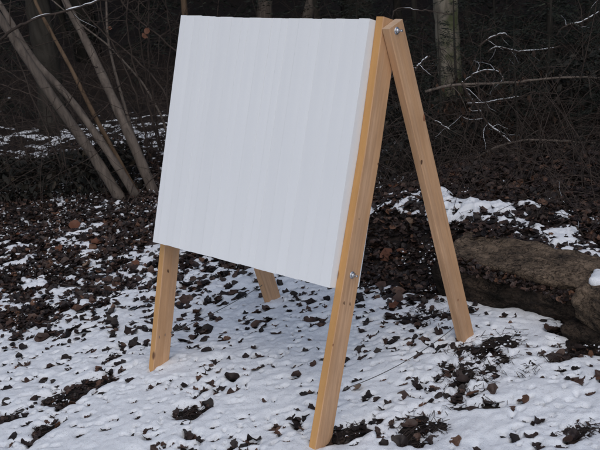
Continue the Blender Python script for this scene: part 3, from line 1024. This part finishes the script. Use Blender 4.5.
snowy_branch('snowy_branch', [(488, 52), (494, 47), (505, 48), (515, 52), (545, 50), (560, 46)], 6.8, .008, 'snowy twig ending in a level tip right of the mossy trunk', .9, 5)
snowy_branch('snowy_branch', [(556, 36), (562, 28), (570, 24), (580, 23), (600, 12)], 6.6, .008, 'snow lined spray of twigs near the top right corner', .9, 6)
snowy_branch('snowy_branch', [(412, 75), (418, 66), (424, 60), (430, 56)], 5.4, .008, 'short snow lined twig beside the right leg of the stand', 1.0, 3)
snowy_branch('snowy_branch', [(392, 19), (393, 11), (400, 7), (412, 9), (432, 11), (450, 15)], 3.9, .003, 'thin pale twig curving over the peak of the stand', .4, 2, lmax=.1)
snowy_branch('snowy_branch', [(423, 112), (430, 118), (440, 124), (450, 130)], 5.5, .006, 'small snowy twig low between the rear leg and the mossy trunk', .9, 5)
snowy_branch('bare_branch', [(478, 187), (495, 192), (520, 193), (540, 193), (548, 189), (556, 184)], 4.9, .0055, 'pale thin branch lying above the snow on the bank', .5, 6)
snowy_branch('bare_branch', [(556, 190), (566, 203), (580, 213), (600, 216)], 4.6, .0055, 'forked dry branch sloping down towards the right rock', .3, 8)
snowy_branch('bare_branch', [(545, 205), (555, 215), (562, 221), (580, 219), (600, 214)], 4.5, .005, 'bent dry twig over the dark hollow behind the ledge', .2, 6)
snowy_branch('bare_branch', [(576, 226), (583, 235), (590, 247), (594, 253)], 4.15, .005, 'short dead twig standing on the far end of the slab', .2, 2)
snowy_branch('bare_branch', [(480, 212), (500, 205), (520, 200), (540, 193)], 4.9, .005, 'grey twig reaching from the bank snow to the pale branch', 0, 3)
snowy_branch('bare_branch', [(400, 175), (430, 168), (455, 160), (478, 157)], 5.6, .007, 'curved grey branch behind the right rear leg', 0, 5)
# long stick lying on snow at right, stick at left
snowy_branch('fallen_stick', [(476, 395), (500, 385), (525, 374), (550, 365), (563, 360)], 3.30, .004, 'long thin dark stick lying on the snow right of the rear leg', 0, 2, lmax=.08)
p1 = gp(50, 284); p2 = gp(112, 289)
def lying(name, pxs, r0, label):
    Q = np.array([gp(*q) for q in pxs]); Q = smooth_path(Q, 18)
    for q in Q: q[2] = max(ground_z(q[0], q[1])+.016, q[2]+.016)
    root = empty(name, Q[0], label, 'stick')
    tb_ = Tubes(); tb_.add(Q, np.linspace(r0, r0*.5, 18), 6); side_twigs(tb_, Q, None, 3, .03, .12, r0*.5, .05)
    o = new_obj('stick_wood', tb_.mesh('stick_wood'), None, M['twig']); child(o, root, Q[0])
lying('fallen_stick', [(52, 285), (75, 290), (95, 289), (115, 285)], .006, 'dark forked stick lying among the leaves at left')
lying('fallen_stick', [(190, 374), (205, 378), (218, 382)], .005, 'short dark stick on the snow under the target')

# ------------------------------------------------------------------ evergreen foliage
def needle_bough(V, F_, n, base, az, L, droop, rr, dens=1.0):
    """a drooping flat spray: axis, side twigs, needle slivers"""
    steps_ = max(6, int(L/.07*dens))
    p = np.array(base, float); d = np.array([cos(az), sin(az), rr.uniform(.0, .25)])
    for k in range(steps_):
        f = k/steps_
        d[2] -= droop/steps_
        dn = d/np.linalg.norm(d)
        p = p+dn*L/steps_
        if f < .12: continue
        side = np.array([-dn[1], dn[0], 0]); side /= np.linalg.norm(side)+1e-9
        tl = L*.36*(1-f)**.7*rr.uniform(.5, 1.15)+.05
        for sg in (-1, 1):
            td = side*sg*.8+dn*.6+np.array([0, 0, -.12+rr.normal(0, .12)]); td /= np.linalg.norm(td)
            m = max(3, int(tl/.045*dens))
            tp = p.copy()
            for j in range(m):
                td[2] -= .03
                tp = tp+td*tl/m
                for s2 in (-1, 1):
                    nd = np.cross(td, (0, 0, 1.0))*s2*.75+td*.65+rr.normal(0, .14, 3)
                    nl = rr.uniform(.03, .065)
                    w = np.cross(nd, rr.normal(0, 1, 3)); w = w/(np.linalg.norm(w)+1e-9)*rr.uniform(.004, .009)
                    V.extend([tp-w, tp+w, tp+nd*nl]); F_.append((n, n+1, n+2)); n += 3
    return n

def evergreen_mesh(seed, H, n_b, rad, low=.15, dens=1.0):
    rr = np.random.default_rng(seed)
    V = []; F_ = []; n = 0
    for k in range(n_b):
        f = (k+rr.random())/n_b
        z = low+(H-low)*f
        L = rad*(1-f*.8)*rr.uniform(.6, 1.1)
        n = needle_bough(V, F_, n, (0, 0, z), rr.uniform(0, 2*pi), L, rr.uniform(.4, .9), rr, dens)
    me = np_mesh('crown', np.array(V), np.array(F_), False)
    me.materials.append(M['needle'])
    print('evergreen tris', len(F_))
    tb_ = Tubes(); zz = np.linspace(-.3, H*1.02, 14)
    tb_.add(np.stack([.02*np.sin(zz*2), .02*np.cos(zz*1.5), zz], 1), np.linspace(.035*H/2.5, .004, 14), 8)
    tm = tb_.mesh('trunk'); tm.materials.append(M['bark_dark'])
    return me, tm

EV = [evergreen_mesh(1, 2.8, 44, 1.15), evergreen_mesh(2, 3.0, 40, 1.25)]
def evergreen(x, y, sc, k, label, group, name='evergreen_tree', rz=0, zoff=0):
    z = ground_z(x, y)
    r = empty(name, (x, y, z+zoff), label, 'evergreen tree', group)
    r.scale = (sc, sc, sc); r.rotation_euler = (0, 0, rz)
    for me, nm in zip(EV[k], ('crown', 'trunk')):
        o = bpy.data.objects.new(nm, me); link(o); o.parent = r
    return r

def sr(s, r):     # ground point at forward distance s and sideways r
    p = CAM+FH*s+RH*r
    return p[0], p[1]
# young evergreens of the understorey
spots = [(7.6, 2.2, 1.0), (8.4, 1.2, .9), (8.8, 3.2, 1.2), (9.8, 2.0, 1.3), (10.5, .4, 1.2), (10.8, 3.6, 1.4), (11.5, -1.2, 1.3), (12.4, 1.6, 1.5),
         (12.8, -3.0, 1.5), (13.5, 4.4, 1.5), (10.2, -3.6, .9), (14.5, -.4, 1.6), (15, -5.0, 1.7), (15.5, 3, 1.8), (11.6, -4.8, 1.1), (9.6, 4.6, 1.3), (13.2, -6.4, 1.5)]
for k, (s, r, sc) in enumerate(spots):
    x, y = sr(s, r)
    evergreen(x, y, sc, k % 2, 'dark young evergreen in the shaded understorey behind the clearing', 'young evergreens in the dark woods', rz=k*1.3)
for k, (s, r, sc) in enumerate([(5.9, 1.5, .30), (6.2, 1.05, .34), (6.5, 1.9, .42), (6.9, 1.3, .45), (6.0, 2.15, .36), (7.0, 2.5, .6), (7.4, .6, .45), (5.5, 1.95, .26), (7.8, 1.8, .6)]):
    x, y = sr(s, r)
    evergreen(x, y, sc, k % 2, 'low dark evergreen seedling in the hollow behind the rock ledge', 'evergreen seedlings behind the ledge', 'evergreen_seedling', rz=k*1.7)
# tall evergreens added, mostly unseen, so their crowns shade the woods behind
tall = [(9.5, 5.2, 4.0), (11.5, 1.0, 4.4), (12, -2.6, 4.4), (13, 4.0, 4.6), (14.5, -6, 4.6), (16.5, 0.5, 5), (17, 7, 5), (18, -4, 5), (11.5, -6.0, 4), (21, 3, 5.5), (22, -8, 5.5), (8.6, 8.2, 4.0), (9.0, -7.5, 4.0), (24, -2, 5.5), (7.2, -8.8, 3.6), (26, 9, 6), (27,-14,6), (19,-11,5)]
for k, (s, r, sc) in enumerate(tall):
    x, y = sr(s, r)
    q = evergreen(x, y, sc, (k+1) % 2, 'tall dark evergreen added to shade the woods behind', 'tall evergreens added for shade', rz=k*2.1, zoff=1.2)
    # lift the crown above a bare lower trunk
    zz = np.linspace(-.6, .5, 6)
    tb_ = Tubes(); tb_.add(np.stack([0*zz, 0*zz, zz], 1), np.full(6, .036), 10)
    o = new_obj('lower_trunk', tb_.mesh('lower_trunk'), None, M['bark_dark']); o.parent = q

# ------------------------------------------------------------------ brush
# tangled canes through the understorey (nobody could count them)
tb_ = Tubes()
rr = np.random.default_rng(77)
def cane(x, y, L, r0, lean=None):
    z = ground_z(x, y)
    a = rr.uniform(0, 2*pi) if lean is None else lean
    d = np.array([cos(a)*rr.uniform(.2, 1.1), sin(a)*rr.uniform(.2, 1.1), 1.0]); d /= np.linalg.norm(d)
    pts = [np.array([x, y, z-.02])]
    n = 8; g = rr.uniform(.05, .34)
    for k in range(n):
        d = d+np.array([0, 0, -g*.9])+rr.normal(0, .12, 3); d /= np.linalg.norm(d)
        q = pts[-1]+d*L/n
        q[2] = max(q[2], z+.02)
        pts.append(q)
    tb_.add(pts, np.linspace(r0, r0*.35, n+1), 4, False)
    if rr.random() < .6: side_twigs(tb_, np.array(pts), None, 4, .06, .4, r0*.5, .1, 3, 0, rr)
cnt = 0
while cnt < 1700:
    s = rr.uniform(5.6, 11.5); r = rr.uniform(-.42*s-.3, .42*s+.3)
    px_off = r/s
    if s < 6.5 and r < -.05*s and r > -.40*s and rr.random() < .7: continue
    x, y = sr(s, r)
    if s < 6.0 and r < 0: continue
    if r < -.08*s and s > 7.6 and rr.random() < .45: continue
    cane(x, y, rr.uniform(.4, 1.7), rr.uniform(.0018, .0055)); cnt += 1
for _ in range(900):      # over the hollow right behind the ledge
    x = rr.uniform(-.6, 2.6); y = rr.uniform(2.05, 4.4)
    cane(x, y, rr.uniform(.3, 1.1), rr.uniform(.0012, .0035))
br = new_obj('bramble_thicket', tb_.mesh('bramble_thicket', False), None, M['twig'])
tag(br, 'tangle of bare brambles and fine twigs filling the dark woods edge', 'brambles', kind='stuff')

# low dark leafy undergrowth at left and behind the bank
Vs = []; Fs = []; n = 0
cnt = 0
SH = leaf_template(0)
while cnt < 26000:
    s = rr.uniform(5.9, 10.5); r = rr.uniform(-.42*s, .42*s)
    x, y = sr(s, r)
    left = (r < -.17*s) and (6.45 < s < 8.3)
    hgt = 0
    if left: hgt = .34*sstep(6.45, 6.9, s)*sstep(7.9, 7.3, s)*(.75+.4*fbm(x, y, .5, 2, 61))
    elif r > .10*s and s > 6.1: hgt = .5*(.6+.6*fbm(x, y, .6, 2, 62))
    elif s > 8.6 and not (-.36 < r/s < -.05 and s < 10.6): hgt = .35*(.4+.8*fbm(x, y, .8, 2, 63))
    if hgt < .05 or (s > 8.6 and rr.random() < .4): 
        cnt += .05; continue
    z = ground_z(x, y)+hgt*rr.random()**.6
    V, F_ = SH
    V = curl(V, rr.uniform(-.4, .4), rr.uniform(-.8, .8), rr)*rr.uniform(.03, .085)
    V = V*np.array([1, rr.uniform(.4, 1), 1])
    V = V@rot_mat(rr.normal(0, .7), rr.normal(0, .7), rr.uniform(0, 2*pi)).T + np.array([x, y, z])
    Vs.append(V); Fs.append(F_+n); n += len(V); cnt += 1
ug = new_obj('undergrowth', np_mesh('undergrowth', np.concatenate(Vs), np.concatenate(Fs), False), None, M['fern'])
tag(ug, 'low dark leafy undergrowth at the foot of the woods', 'undergrowth', kind='stuff')

# dead-leaved bush with brown leaves still hanging, right of the mossy trunk
def leafy_bush(center_px, s0, wpx, hpx, nleaf, label, seed):
    r2 = np.random.default_rng(seed)
    c = at(center_px[0], center_px[1], s0); base = np.array([c[0], c[1], ground_z(c[0], c[1])])
    root = empty('dead_leaf_bush', base, label, 'bush', 'bushes holding dead leaves')
    sc = s0*1.06/904
    tb2 = Tubes(); ends = []
    for k in range(9):
        tip = c+RH*r2.normal(0, wpx*.5)*sc+np.array([0, 0, 1])*r2.normal(0, hpx*.4)*sc+FH*r2.normal(0, .2)
        mid = (base+tip)/2+r2.normal(0, .08, 3)
        Q = smooth_path([base, mid, tip], 10); tb2.add(Q, np.linspace(.008, .002, 10), 5, False)
        side_twigs(tb2, Q[3:], None, 6, .1, .3, .0022, .1, 3, 0, r2)
    o = new_obj('stem', tb2.mesh('stem', False), None, M['twig']); child(o, root, base)
    Vs = []; Fs = []; n = 0
    for k in range(nleaf):
        p = c+RH*r2.normal(0, wpx*.42)*sc+np.array([0, 0, 1])*r2.normal(0, hpx*.38)*sc+FH*r2.normal(0, .22)
        V, F_ = LT[0]
        V = curl(V, r2.uniform(-.5, .9), r2.uniform(-1.5, 1.5), r2)*r2.uniform(.03, .06)
        V = V@rot_mat(r2.normal(0, .3), pi/2+r2.normal(0, .35), r2.uniform(0, 6.3)).T+p
        Vs.append(V); Fs.append(F_+n); n += len(V)
    o = new_obj('leaves', np_mesh('leaves', np.concatenate(Vs), np.concatenate(Fs)), None, M['leaf_hang']); o['kind'] = 'stuff'; child(o, root, base)
leafy_bush((515, 132), 6.4, 55, 55, 520, 'bush with brown dead leaves still hanging, above the bank snow', 5)
leafy_bush((458, 140), 6.6, 26, 80, 420, 'dark bush of dead leaves wrapped round the foot of the mossy trunk', 6)
print('objects', len(bpy.data.objects))
